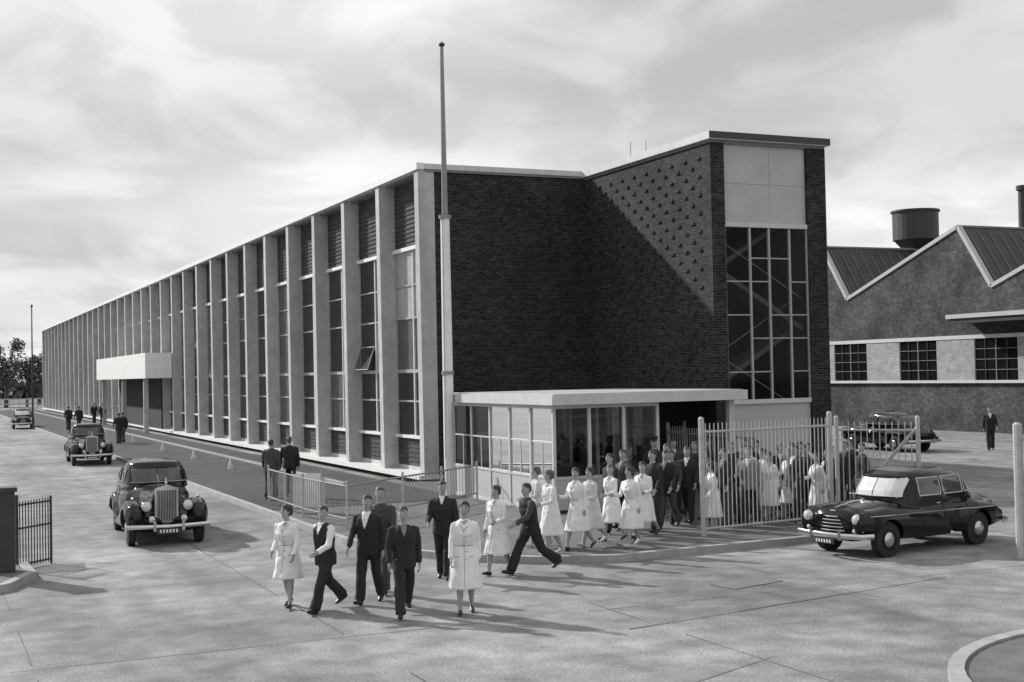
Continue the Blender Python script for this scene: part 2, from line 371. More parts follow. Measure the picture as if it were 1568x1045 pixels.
def vent(x,y,name):
    g=MB(); g.tube([(0,0,8.5),(0,0,11.0),(0,0,11.5),(0,0,11.75)],[(.75,.75),(.75,.75),(1.2,1.2),(1.4,1.4)],M_steelD,seg=24)
    g.tube([(0,0,11.7),(0,0,13.5)],[(1.45,1.45),(1.45,1.45)],M_steelD,seg=28); g.tube([(0,0,13.5),(0,0,13.62)],[(1.55,1.55),(1.55,1.55)],M_steelD,seg=28)
    return g.obj('drum',root(name,(x,y,0)))
vent(59,66,'roof_ventilator')
g=MB(); g.tube([(0,0,9),(0,0,14.8)],[(.35,.35),(.3,.3)],M_steelD,seg=16); g.tube([(0,0,14.8),(0,0,15.1)],[(.42,.42),(.42,.42)],M_steelD,seg=16); g.obj('stack',root('chimney_stack',(65.3,63,0)))
g=MB(); g.tube([(0,0,9),(0,0,10.9),(0,0,11.1)],[(.6,.6),(.9,.9),(1.2,.5)],M_steelD,seg=16); g.obj('cowl',root('roof_ventilator',(57,69,0)))

# ---------------------------------------------------------------- fences and gates
def barfence(pts,name,h=2.45,sp=.13,z0=.12,m=M_steel,r=.013,brace=False,postr=.06):
    R_=root(name); g=MB()
    for (x0,y0),(x1,y1) in zip(pts,pts[1:]):
        L_=math.hypot(x1-x0,y1-y0); n=int(L_/sp)
        for i in range(1,n):
            x=x0+(x1-x0)*i/n; y=y0+(y1-y0)*i/n; g.bar((x,y,z0+.1),(x,y,z0+h-.1),r,m,5)
        for z in (.15,h-.28): g.bar((x0,y0,z0+z),(x1,y1,z0+z),.028,m)
    g.obj('bars',R_); g=MB()
    for x,y in pts:
        g.tube([(x,y,0),(x,y,z0+h),(x,y,z0+h+.04)],[(postr,postr),(postr,postr),(postr*.5,postr*.5)],M_steelL if postr>.055 else m,seg=10)
    g.obj('posts',R_)
    if brace:
        g=MB(); (x0,y0),(x1,y1)=pts[0],pts[-1]; g.bar((x0,y0,z0+.2),(x1,y1,z0+h-.2),.04,M_steelL); g.obj('brace',R_)
    return R_
barfence([(14.9,23.25),(18.6,23.75)],'steel_fence',m=M_steelL,postr=.06,sp=.115,r=.012)
barfence([(18.75,23.7),(19.75,22.2)],'steel_gate',z0=.02,brace=True,m=M_steelL,postr=.05)
barfence([(20.3,29.0),(20.3,33.5),(21.2,34)],'steel_fence',h=1.9,m=M_steelL,postr=.05)
barfence([(18.45,18.1),(20.6,16.9)],'steel_gate',z0=.02,m=M_steelL,postr=.085)
R_=root('gate_pillar'); g=MB(); g.box(18.6,18.95,17.6,17.95,0,2.45,M_panel); g.box(18.56,18.99,17.56,17.99,2.45,2.52,M_kerb); g.obj('pillar',R_)
R_=root('low_railing'); g=MB(); pts=[(8.75,35.5),(8.7,31.8),(8.9,28.8),(10.9,30.6),(13.9,33.0)]
pts2=[]
for (x0,y0),(x1,y1) in zip(pts,pts[1:]):
    k=max(1,round(math.hypot(x1-x0,y1-y0)/1.9))
    pts2+= [(x0+(x1-x0)*i/k,y0+(y1-y0)*i/k) for i in range(k)]
pts2.append(pts[-1])
for x,y in pts2: g.tube([(x,y,.1),(x,y,1.22)],[(.032,.032)]*2,M_steelL,seg=8)
for (x0,y0),(x1,y1) in zip(pts2,pts2[1:]):
    for z in (.35,1.1): g.bar((x0,y0,z),(x1,y1,z),.022,M_steel)
    L_=math.hypot(x1-x0,y1-y0)
    for i in range(1,int(L_/.16)): 
        s=i*.16/L_; g.bar((x0+(x1-x0)*s,y0+(y1-y0)*s,.35),(x0+(x1-x0)*s,y0+(y1-y0)*s,1.1),.008,M_steel,4)
g.obj('rails',R_)
R_=root('notice_board'); g=MB(); d=Vector((.95,-.3,0)).normalized()
P=Vector((8.75,33.0,0)); Q=P+d*.75
q4=[P+Vector((0,0,.25)),Q+Vector((0,0,.25)),Q+Vector((0,0,1.12)),P+Vector((0,0,1.12))]
g.add(q4+[v+Vector((.01,.03,0)) for v in q4],[(0,1,2,3),(7,6,5,4),(0,4,5,1),(1,5,6,2),(2,6,7,3),(3,7,4,0)],M_white)
for v in (P,Q): g.bar(v,v+Vector((0,0,1.2)),.025,M_steelL)
g.obj('board',R_)
R_=root('iron_gate'); g=MB(); A=(1.72,26.9);B=(2.4,27.6)
g.bar((A[0],A[1],.02),(A[0],A[1],1.45),.03,M_steelD); g.bar((B[0],B[1],.01),(B[0],B[1],1.35),.025,M_steelD)
for z in (.1,.8,1.25): g.bar((A[0],A[1],z),(B[0],B[1],z),.02,M_steelD)
for i in range(1,12): s=i/12; x=A[0]+(B[0]-A[0])*s; y=A[1]+(B[1]-A[1])*s; g.bar((x,y,.05),(x,y,1.32),.012,M_steelD,5)
g.obj('leaf',R_)
R_=root('gate_pier'); g=MB(); g.box(1.15,1.62,25.8,26.2,.1,1.6,M_steelD); g.box(1.11,1.66,25.76,26.24,1.6,1.68,M_steelD); g.obj('pier',R_)
for i,y in enumerate((44,50.5,58,66,76,88,102)):
    R_=root('marker_stake',(10.95+.02*i,y,.13)); g=MB(); g.add([(-.1,0,0),(.12,0,0),(0,0,.42),(-.1,.05,0),(.12,.05,0),(0,.05,.42)],[(0,1,2),(5,4,3),(0,3,4,1),(1,4,5,2),(2,5,3,0)],M_white); g.obj('stake',R_)
R_=root('lamp_post',(8.15,108,0)); g=MB(); g.tube([(0,0,0),(0,0,9.5)],[(.08,.08),(.04,.04)],M_steelD,seg=8); g.tube([(0,0,9.5),(0,0,9.7)],[(.1,.1),(.06,.06)],M_steelD,seg=8); g.obj('post',R_)
R_=root('boundary_fence'); g=MB()
for i in range(30): g.bar((-5+i*1.2,196,0),(-5+i*1.2,196,1.5),.06,M_steelL,4)
for z in (.6,1.3): g.box(-5,30,195.95,196.0,z,z+.15,M_steelL)
g.obj('rails',R_)

# ---------------------------------------------------------------- trees
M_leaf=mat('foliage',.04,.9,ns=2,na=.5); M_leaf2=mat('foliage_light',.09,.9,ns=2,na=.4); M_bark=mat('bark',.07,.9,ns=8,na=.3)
def tree(x,y,h,r,seed,name='tree'):
    rr=random.Random(seed); R_=root(name,(x,y,0)); g=MB()
    g.tube([(0,0,0),(.1,0,h*.35),(0,.1,h*.75)],[(h*.035,h*.035),(h*.025,h*.025),(.04,.04)],M_bark,seg=7)
    cl=[]
    for i in range(16):
        a=rr.uniform(0,6.28); z=h*rr.uniform(.35,.95); rad=r*rr.uniform(.3,.95)*(1.15-abs(z/h-.6)*1.4)
        p=(rad*math.cos(a),rad*math.sin(a),z); cl.append(p); g.tube([(0,0,z*.7),p],[(.07,.07),(.02,.02)],M_bark,seg=5)
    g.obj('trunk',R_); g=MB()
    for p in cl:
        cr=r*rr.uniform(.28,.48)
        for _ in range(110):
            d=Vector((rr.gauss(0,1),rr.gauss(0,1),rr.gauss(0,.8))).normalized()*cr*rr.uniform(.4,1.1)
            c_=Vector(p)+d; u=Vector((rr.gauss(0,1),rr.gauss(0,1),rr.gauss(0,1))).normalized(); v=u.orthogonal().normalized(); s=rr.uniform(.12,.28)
            g.poly([c_-u*s,c_+v*s*.6,c_+u*s,c_-v*s*.6],M_leaf if d.z<0 or rr.random()<.4 else M_leaf2)  # undersides of clumps always take the dark leaf, shading put into colour
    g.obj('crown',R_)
for i,(x,y,h,r) in enumerate([(11.8,205,9.8,3.0),(15.2,212,7.5,2.8),(18,225,9,4),(9,215,8,3),(22,230,7,4),(5,220,8,4)]): tree(x,y,h,r,i+11)
g=MB(); rr=random.Random(5)
for i in range(5200):
    x=rr.uniform(-90,260); y=330+rr.uniform(-6,6); hh=5+2.5*noise.noise(Vector((x*.06,0,0)))+1.2*noise.noise(Vector((x*.3,3,0)))
    z=rr.uniform(0,hh); c_=Vector((x,y,z)); u=Vector((rr.gauss(0,1),rr.gauss(0,1),rr.gauss(0,1))).normalized(); v=u.orthogonal().normalized(); s=rr.uniform(.7,1.6)
    g.poly([c_-u*s,c_+v*s*.7,c_+u*s,c_-v*s*.7],M_leaf if rr.random()<.7 else M_leaf2)
g.obj('distant_treeline')

# ---------------------------------------------------------------- voxel remesh helper
def remesh(vs,fs,voxel,smooth=0,cuts=None):
    me=bpy.data.meshes.new('tmp'); me.from_pydata([tuple(v) for v in vs],[],fs); me.update()
    o=bpy.data.objects.new('tmp',me); sc.collection.objects.link(o)
    md=o.modifiers.new('r','REMESH'); md.mode='VOXEL'; md.voxel_size=voxel; md.use_smooth_shade=True
    if smooth:
        s=o.modifiers.new('s','SMOOTH'); s.iterations=smooth; s.factor=.5
    co=None
    if cuts:
        cm=bpy.data.meshes.new('cut'); cm.from_pydata([tuple(v) for v in cuts[0]],[],cuts[1]); cm.update()
        bm=bmesh.new(); bm.from_mesh(cm); bmesh.ops.recalc_face_normals(bm,faces=bm.faces); bm.to_mesh(cm); bm.free()
        co=bpy.data.objects.new('cut',cm); sc.collection.objects.link(co)
        b=o.modifiers.new('b','BOOLEAN'); b.operation='DIFFERENCE'; b.object=co; b.solver='EXACT'
    dg=bpy.context.evaluated_depsgraph_get(); dg.update()
    out=bpy.data.meshes.new_from_object(o.evaluated_get(dg))
    bpy.data.objects.remove(o); bpy.data.meshes.remove(me)
    if co: bpy.data.objects.remove(co)
    return out

# ---------------------------------------------------------------- people
C={'skin':mat('skin',.33,.6,ns=20,na=.08),'hairD':mat('hair_dark',.03,.6,ns=60,na=.4,bump=.5,bs=80),'hairL':mat('hair_brown',.09,.6,ns=60,na=.4,bump=.5,bs=80),
'white':mat('white_cotton',.74,.85,ns=5,na=.07,bump=.4,bs=9),'cream':mat('pale_cotton',.55,.85,ns=5,na=.1,bump=.4,bs=9),
'dark':mat('dark_wool',.020,.9,ns=9,na=.25,bump=.4,bs=10),'mid':mat('grey_wool',.055,.9,ns=9,na=.2,bump=.4,bs=10),'grey':mat('light_grey_cloth',.2,.9,ns=9,na=.2,bump=.3,bs=10),
'shoe':mat('shoe_leather',.015,.35),'shoeW':mat('pale_shoe',.5,.5),'eye':mat('eye_dark',.02,.3),'lip':mat('lip',.15,.5),'seam':mat('seam_grey',.22,.9)}  # seam: darker grey for coat openings, lapels, belt, pockets and buttons
def person(name,x,y,hd,H=1.72,kind='man',top='dark',bot='dark',sleeve=None,shirt='white',hair='hairD',st=24,fl=1,arm=(20,-20),elb=(25,25),lean=4,yaw=0,vox=.013,z=0.0,hem=.42,shoe='shoe',cap=False,seed=0,bulk=1.08,vd=1.30):
    rr=random.Random(seed+int(x*100)); k=H/1.75
    parts=[]
    def T(P,R,lab,ref=(1,0,0),seg=14,e=2.0):
        vs,fs=tube(P,R,ref,seg,e); parts.append(([v for v in vs],fs,lab))
    fem=kind=='woman'
    sleeve=sleeve or top
    lr=math.radians(lean)
    def up(p,hz=.95):
        p=Vector(p); q=p-Vector((0,0,hz)); return Vector((q.x,q.y*math.cos(lr)+q.z*math.sin(lr),q.z*math.cos(lr)-q.y*math.sin(lr)+hz))
    def BK(R): return [(a*bulk,b*bulk) for a,b in R]
    feet=[]
    for s in (-1,1):
        fwd=(s==fl); th=math.radians(st if fwd else -st*.8); kn=math.radians(6 if fwd else max(4,st*1.1)); fpitch=math.radians((10 if fwd else -28)*min(1,st/20))
        hip=Vector((s*.088,0,.92)); knee=hip+Vector((0,math.sin(th),-math.cos(th)))*.44
        a2=th-kn; ank=knee+Vector((0,math.sin(a2),-math.cos(a2)))*.41
        fd=Vector((s*.12,math.cos(fpitch),math.sin(fpitch))).normalized(); dn=Vector((0,math.sin(fpitch),-math.cos(fpitch)))
        heel=ank-fd*.065+dn*.045; toe=ank+fd*.19+dn*.05
        if fem:
            T([hip,hip.lerp(knee,.5),knee,knee.lerp(ank,.35),ank.lerp(knee,.12),ank+dn*.02],[(.085,.09),(.07,.075),(.055,.058),(.055,.062),(.035,.04),(.036,.042)],'skin')
            T([heel,heel.lerp(toe,.3),heel.lerp(toe,.75),toe],[(.03,.042),(.036,.045),(.042,.03),(.02,.018)],shoe)
        else:
            T([hip+Vector((0,0,.06)),hip.lerp(knee,.4),knee,knee.lerp(ank,.5),ank+dn*.01],[(.10,.11),(.094,.104),(.082,.088),(.08,.09),(.083,.105)],bot)
            T([heel,heel.lerp(toe,.3),heel.lerp(toe,.75),toe],[(.036,.045),(.04,.045),(.047,.034),(.028,.02)],shoe)
        feet+= [heel+dn*.04,toe+dn*.02]
    mz=min(f.z for f in feet)
    if fem:
        T([up((0,0,.86)),up((0,.0,1.0)),up((0,0,1.1)),up((0,.02,1.27)),up((0,.005,1.38)),up((0,0,1.44)),up((0,0,1.475))],BK([(.175,.14),(.160,.125),(.142,.115),(.165,.145),(.168,.105),(.10,.07),(.06,.055)]),top,seg=20)
        sk=math.sin(math.radians(st))*.36
        P=[];R_=[]
        for z_,a_,b_ in ((1.08,.142,.115),(1.0,.165,.135),(.9,.192,.155),(.7,.210,.172+sk*.25),(hem+.02,.238,.20+sk*.6),(hem,.234,.195+sk*.6)):
            P.append(Vector((0,(.95-z_)*0.02,z_))); R_.append((a_*bulk,b_*bulk))
        vs,fs=tube(P,R_,(1,0,0),36)
        for i,v in enumerate(vs):
            ring=i//36; q=i%36
            if ring>=3: f_=1+.06*(ring-2)/3*math.sin(q*2*math.pi/36*7+rr.random()*.2+seed); c_=P[ring]; v.x=c_.x+(v.x-c_.x)*f_; v.y=c_.y+(v.y-c_.y)*f_
        parts.append((vs,fs,top))
        T([up((0,.095,1.38)),up((0,.06,1.46))],[(.035,.03),(.05,.02)],'skin')
        shw=.165; ar=.052
    else:
        T([up((0,0,.80)),up((0,0,.95)),up((0,0,1.08)),up((0,.01,1.27)),up((0,0,1.38)),up((0,0,1.445)),up((0,0,1.48))],BK([(.183,.145),(.18,.138),(.166,.128),(.190,.14),(.19,.115),(.12,.08),(.07,.06)]),top,seg=20)
        if sleeve!=top: T([up((0,0,.80)),up((0,0,.96))],[(.195,.155),(.190,.150)],bot,seg=20)
        T([up((0,.02,1.43)),up((0,.02,1.475))],[(.058,.055),(.062,.06)],shirt)
        shw=.192; ar=.06
    T([up((0,-.01,1.42)),up((0,.01,1.56))],[(.056,.056),(.052,.055)],'skin')
    yr=math.radians(yaw); O=up((0,.0,1.52))
    def hp(p): 
        v=Vector(p)*.97; return O+Vector((v.x*math.cos(yr)-v.y*math.sin(yr),v.x*math.sin(yr)+v.y*math.cos(yr),v.z))
    ref=(math.cos(yr),math.sin(yr),0)
    HR=[(0,.028,.03,.05),(.02,.045,.055,.035),(.06,.061,.078,.018),(.10,.069,.09,.008),(.14,.073,.097,0),(.18,.069,.092,-.005),(.21,.052,.07,-.005),(.23,.02,.03,-.005)]
    T([hp((0,q[3],q[0])) for q in HR],[(q[1],q[2]) for q in HR],'skin',ref=ref,seg=16)
    T([hp((0,.085,.135)),hp((0,.112,.10)),hp((0,.095,.085))],[(.009,.01),(.015,.013),(.012,.01)],'skin',ref=ref,seg=8)
    for s in (-1,1): T([hp((s*.07,-.01,.09)),hp((s*.078,-.012,.13))],[(.008,.016),(.01,.02)],'skin',ref=ref,seg=8)
    if fem: T([hp((0,-.05,.045)),hp((0,-.045,.10)),hp((0,-.032,.15)),hp((0,-.012,.19)),hp((0,-.012,.225)),hp((0,-.015,.25))],[(.072,.055),(.088,.078),(.09,.09),(.085,.105),(.066,.085),(.02,.03)],hair,ref=ref,seg=18)
    else: T([hp((0,-.05,.07)),hp((0,-.045,.12)),hp((0,-.022,.165)),hp((0,-.006,.195)),hp((0,-.006,.225)),hp((0,-.008,.243))],[(.06,.05),(.076,.066),(.079,.086),(.076,.100),(.056,.078),(.02,.03)],hair,ref=ref,seg=18)
    if cap:
        T([hp((0,.0,.18)),hp((0,.0,.225)),hp((0,-.005,.27)),hp((0,-.005,.28))],[(.085,.10),(.088,.105),(.115,.125),(.1,.11)],'dark',ref=ref,seg=18); T([hp((0,.08,.185)),hp((0,.15,.165))],[(.07,.012),(.04,.008)],'shoe',ref=ref)
    hands=[]
    for i,s in enumerate((-1,1)):
        ap=math.radians(arm[i]); ef=math.radians(elb[i]); sh=up((s*shw,0,1.395)); out=.16
        el=sh+Vector((s*out,math.sin(ap),-math.cos(ap))).normalized()*.285
        a2=ap+ef; d=Vector((-s*.05 if ef>.6 else s*.04,math.sin(a2),-math.cos(a2))).normalized(); wr=el+d*.245
        T([sh+Vector((-s*.06,0,.012)),sh+Vector((-s*.005,0,-.005)),sh.lerp(el,.5),el,el.lerp(wr,.5),wr+d*.005],[(ar*.9,ar*.9),(ar*1.15,ar*1.15),(ar,ar*1.02),(ar*.88,ar*.9),(ar*.8,ar*.82),(ar*.7,ar*.72)],sleeve,seg=12)
        T([wr-d*.03,wr+d*.02],[(.024,.028)]*2,'skin')
        T([wr+d*.0,wr+d*.05,wr+d*.1],[(.020,.03),(.018,.042),(.016,.04)],'skin',ref=(1,0,0))
        hands.append((wr,d,s))
    allv=[];allf=[];lab=[]
    for vs,fs,l in parts:
        o=len(allv); allv+=vs; allf+=[[q+o for q in f] for f in fs]; lab+=[l]*len(fs)
    me=remesh(allv,allf,vox,smooth=1)
    bvh=BVHTree.FromPolygons(allv,allf)
    labs=sorted(set(lab)|{'skin','eye','lip','seam',shirt}); idx={l:i for i,l in enumerate(labs)}
    V=[v.co.copy() for v in me.vertices]; Fs=[tuple(p.vertices) for p in me.polygons]; mi=[]
    cloth={top,bot,sleeve}
    vl_={}
    for p in me.polygons:
        r=bvh.find_nearest(p.center); l=lab[r[2]]; c_=p.center
        if not fem and l==top and vd and c_.y>.03 and p.normal.y>.25:
            dz=c_.z-vd
            if 0<dz<.30 and abs(c_.x)<.012+dz*.26: l=shirt
        mi.append(idx[l])
        if l in cloth:
            for q in p.vertices: vl_[q]=1
    for q in vl_:
        v=V[q]; n=me.vertices[q].normal
        w_=noise.noise(Vector((v.x*8+seed,v.y*8,v.z*5)))*.014+noise.noise(Vector((v.x*20,v.y*20+seed,v.z*14)))*.006
        V[q]=v+n*w_
    bv2=BVHTree.FromPolygons(V,Fs) if vox<.0155 else None
    bpy.data.meshes.remove(me)
    def addx(P,R,l,ref=(1,0,0),seg=6):
        vs,fs=tube(P,R,ref,seg); o=len(V); V.extend(vs); Fs.extend([tuple(q+o for q in f) for f in fs]); mi.extend([idx[l]]*len(fs))
    for wr,d,s in hands:
        A=Vector((0,1,0))-d*d.y; A=A.normalized() if A.length>.1 else Vector((0,0,1)); n=d.cross(A)*(-s)
        for j,(o_,ln) in enumerate(((.03,.072),(.01,.082),(-.011,.076),(-.03,.060))):
            b=wr+d*.088+A*o_; c1=b+d*ln*.45+n*.006; c2=c1+d*ln*.32+n*.018; c3=c2+d*ln*.18+n*.022
            addx([b,c1,c2,c3],[(.0085,.0085),(.008,.008),(.0072,.0072),(.005,.005)],'skin')
        b=wr+d*.03+A*.03; addx([b,b+d*.03+A*.022+n*.006,b+d*.062+A*.028+n*.014],[(.011,.011),(.0095,.0095),(.006,.006)],'skin')
    for s in (-1,1):
        addx([hp((s*.036,.081,.122)),hp((s*.03,.089,.122)),hp((s*.022,.085,.122))],[(.003,.003),(.009,.006),(.003,.003)],'eye',ref=(0,0,1))
        addx([hp((s*.045,.078,.142)),hp((s*.018,.092,.145))],[(.004,.003)]*2,hair if hair in idx else 'eye',ref=(0,0,1))
    addx([hp((-.022,.086,.052)),hp((0,.096,.050)),hp((.022,.086,.052))],[(.003,.002),(.005,.005),(.003,.002)],'lip',ref=(0,0,1))
    if bv2:
        def hit(x_,z_):
            return bv2.ray_cast(Vector((x_,.8,z_)),Vector((0,-1,0)),1.6)[0]
        def seam(pts,r_=.0035,l='seam'):
            Q=[q for q in (hit(*q) for q in pts) if q is not None and q.y>-.05]
            if len(Q)>1: addx([q+Vector((0,.001,0)) for q in Q],[(r_,r_)]*len(Q),l,ref=(1,0,0.01))
        if fem:
            seam([(.012,hem+.03+i*(1.30-hem)/14) for i in range(15)])
            seam([(.014,1.30),(.05,1.37),(.075,1.42)],.005); seam([(.010,1.30),(-.04,1.37),(-.07,1.42)],.005)
            seam([(x_,1.07) for x_ in (-.13,-.09,-.045,0,.045,.09,.13)],.006)
            for sx in (-1,1): seam([(sx*.07,.90),(sx*.13,.905)],.005)
            for zb in (1.22,1.13,.98,.86): 
                q=hit(-.018,zb)
                if q: addx([q-Vector((0,.004,0)),q+Vector((0,.005,0))],[(.011,.011)]*2,'seam',ref=(1,0,0))
        else:
            seam([(0,.84+i*(vd-.84)/6) for i in range(7)],.003,'eye')
            for sx in (-1,1): seam([(sx*.012,vd),(sx*.05,vd+.07),(sx*.082,vd+.14)],.006,top); seam([(sx*.08,.93),(sx*.14,.935)],.005,'eye')
    V=[(v.x*k,v.y*k,(v.z-mz)*k) for v in V]
    m2=bpy.data.meshes.new(name); m2.from_pydata(V,[],Fs)
    for l in labs: m2.materials.append(C[l])
    m2.polygons.foreach_set('material_index',mi); m2.polygons.foreach_set('use_smooth',[True]*len(Fs)); m2.update()
    o=bpy.data.objects.new(name,m2); sc.collection.objects.link(o); o.location=(x,y,z); o.rotation_euler[2]=math.radians(hd)
    return o
P_=person
P_('woman_walking',5.27,20.2,140,1.60,'woman','white',st=12,fl=-1,arm=(10,-8),elb=(30,60),yaw=-30,seed=1,hem=.5,shoe='shoe')
P_('man_walking',5.70,19.6,118,1.66,'man','dark','dark',sleeve='white',st=26,fl=-1,arm=(25,-25),elb=(45,20),yaw=30,seed=2)
P_('man_walking',6.5,19.9,140,1.72,'man','dark','dark',st=16,fl=1,arm=(-10,15),elb=(15,25),yaw=10,seed=3,vd=1.22)
P_('man_walking',6.98,20.7,150,1.76,'man','mid','mid',st=14,fl=-1,seed=4,hair='hairL',vd=1.33,shirt='mid')
P_('man_walking',6.62,18.6,165,1.68,'man','dark','dark',st=26,fl=1,arm=(-14,10),elb=(20,15),yaw=-5,seed=5,shirt='grey')
P_('woman_walking',7.47,18.25,158,1.68,'woman','white',st=11,fl=1,arm=(-8,8),elb=(15,15),seed=6,hem=.40,shoe='shoe',bulk=1.15)
P_('man_walking',8.4,21.5,150,1.73,'man','dark','dark',st=14,fl=-1,arm=(5,10),elb=(15,60),yaw=20,seed=7,vd=1.34)
P_('woman_walking',9.44,21.5,120,1.60,'woman','white',st=16,fl=1,arm=(10,-5),elb=(70,30),seed=8,vox=.014)
P_('man_walking',10.0,21.3,95,1.70,'man','dark','dark',st=30,fl=1,arm=(30,-30),elb=(35,30),lean=8,seed=9,sleeve='mid',vox=.014,shirt='mid')
WZ=.12
for i,(x,y,hd,H,t_) in enumerate([(10.98,22.45,95,1.62,'white'),(11.75,22.85,110,1.62,'white'),(12.28,23.25,100,1.60,'cream'),(12.99,23.7,105,1.57,'white'),(12.85,22.65,112,1.60,'white'),(13.75,23.7,120,1.62,'white'),(11.3,23.7,80,1.6,'cream')]):
    P_('woman_walking',x,y,hd,H,'woman',t_,st=15+5*(i%3),fl=1 if i%2 else -1,arm=((18,-14),(-12,16),(8,4))[i%3],elb=((60,25),(20,80),(75,70))[i%3],yaw=(-20,25,5,40)[i%4],seed=20+i,hair='hairD' if i%3 else 'hairL',z=WZ,shoe='shoe' if i%2 else 'shoeW',vox=.015)
for i,(x,y,hd,H,t_,b_) in enumerate([(14.36,24.3,110,1.76,'dark','dark'),(15.1,25.0,120,1.72,'dark','mid'),(15.6,25.6,130,1.70,'mid','dark'),(14.2,25.3,100,1.74,'mid','dark'),(13.6,24.8,100,1.72,'dark','dark')]):
    P_('man_walking',x,y,hd,H,'man',t_,b_,st=12+6*(i%3),fl=1 if i%2 else -1,arm=(12,-12),elb=(30,25),yaw=(-10,20)[i%2],seed=40+i,z=WZ,vox=.016,shirt='grey' if i%2 else 'mid')
P_('police_officer',16.55,28.0,150,1.80,'man','dark','dark',shirt='dark',st=3,arm=(4,4),elb=(20,20),cap=True,seed=50,z=WZ,vox=.016)
grp=[(16.3,24.5,'man','dark'),(16.8,24.3,'man','grey'),(17.1,24.9,'man','dark'),(17.4,24.4,'woman','white'),(17.9,25.3,'woman','cream'),(18.2,24.7,'woman','white'),(18.7,25.3,'man','mid'),(18.9,24.6,'woman','white'),(17.6,26.2,'man','dark'),(16.6,25.7,'man','mid'),(18.3,26.4,'woman','cream'),(19.5,24.7,'man','dark'),(20.0,25.6,'woman','white'),(19.3,26.6,'man','dark'),(20.8,25.3,'man','dark'),(20.4,27.2,'man','mid')]
grp+=[(15.9,25.4,'man','dark'),(17.0,26.8,'man','dark'),(18.8,27.3,'man','dark'),(19.8,28.2,'man','mid'),(17.9,27.6,'man','dark'),(21.3,26.6,'man','dark'),(18.0,24.2,'man','dark'),(19.2,25.5,'man','dark')]
grp+=[(15.7,24.1,'woman','white'),(16.1,26.6,'man','dark'),(21.2,28.0,'woman','cream'),(22.0,27.2,'man','dark'),(17.3,28.3,'man','mid')]
for i,(x,y,kd,t_) in enumerate(grp):
    zz=WZ if y>24.1 and x<18.9 else 0
    P_(kd+('_standing' if i%3==0 else '_walking'),x,y,(110,130,95,150,80)[i%5],(1.62 if kd=='woman' else 1.74)+.03*(i%3-1),kd,t_,'dark' if i%3 else 'mid',st=(6,14,20)[i%3],fl=1 if i%2 else -1,arm=((8,-8),(-10,14))[i%2],elb=((30,20),(20,75))[i%2],yaw=(-25,10,30)[i%3],seed=60+i,hair='hairL' if i%4==1 else 'hairD',z=zz,vox=.018,shirt=('grey','white','mid')[i%3])
P_('man_walking',9.2,37.0,-20,1.72,'man','mid','dark',st=16,seed=80,z=.13,vox=.018)
P_('man_walking',9.85,37.4,-15,1.76,'man','dark','dark',st=14,fl=-1,seed=81,z=.13,vox=.018,hair='hairL')
P_('man_walking',40.6,41.3,140,1.80,'man','dark','dark',st=15,seed=82,vox=.022)
for i,(x,y,kd) in enumerate([(9.9,99.2,'man'),(10.5,98,'man'),(13.2,112,'man'),(13.6,110,'man'),(10.1,74.7,'man'),(10.5,76,'man')]):
    P_('man_walking',x,y,(0,10,180,170,0,20)[i],1.75,kd,'dark','mid',st=14,seed=90+i,z=.13,vox=.03)

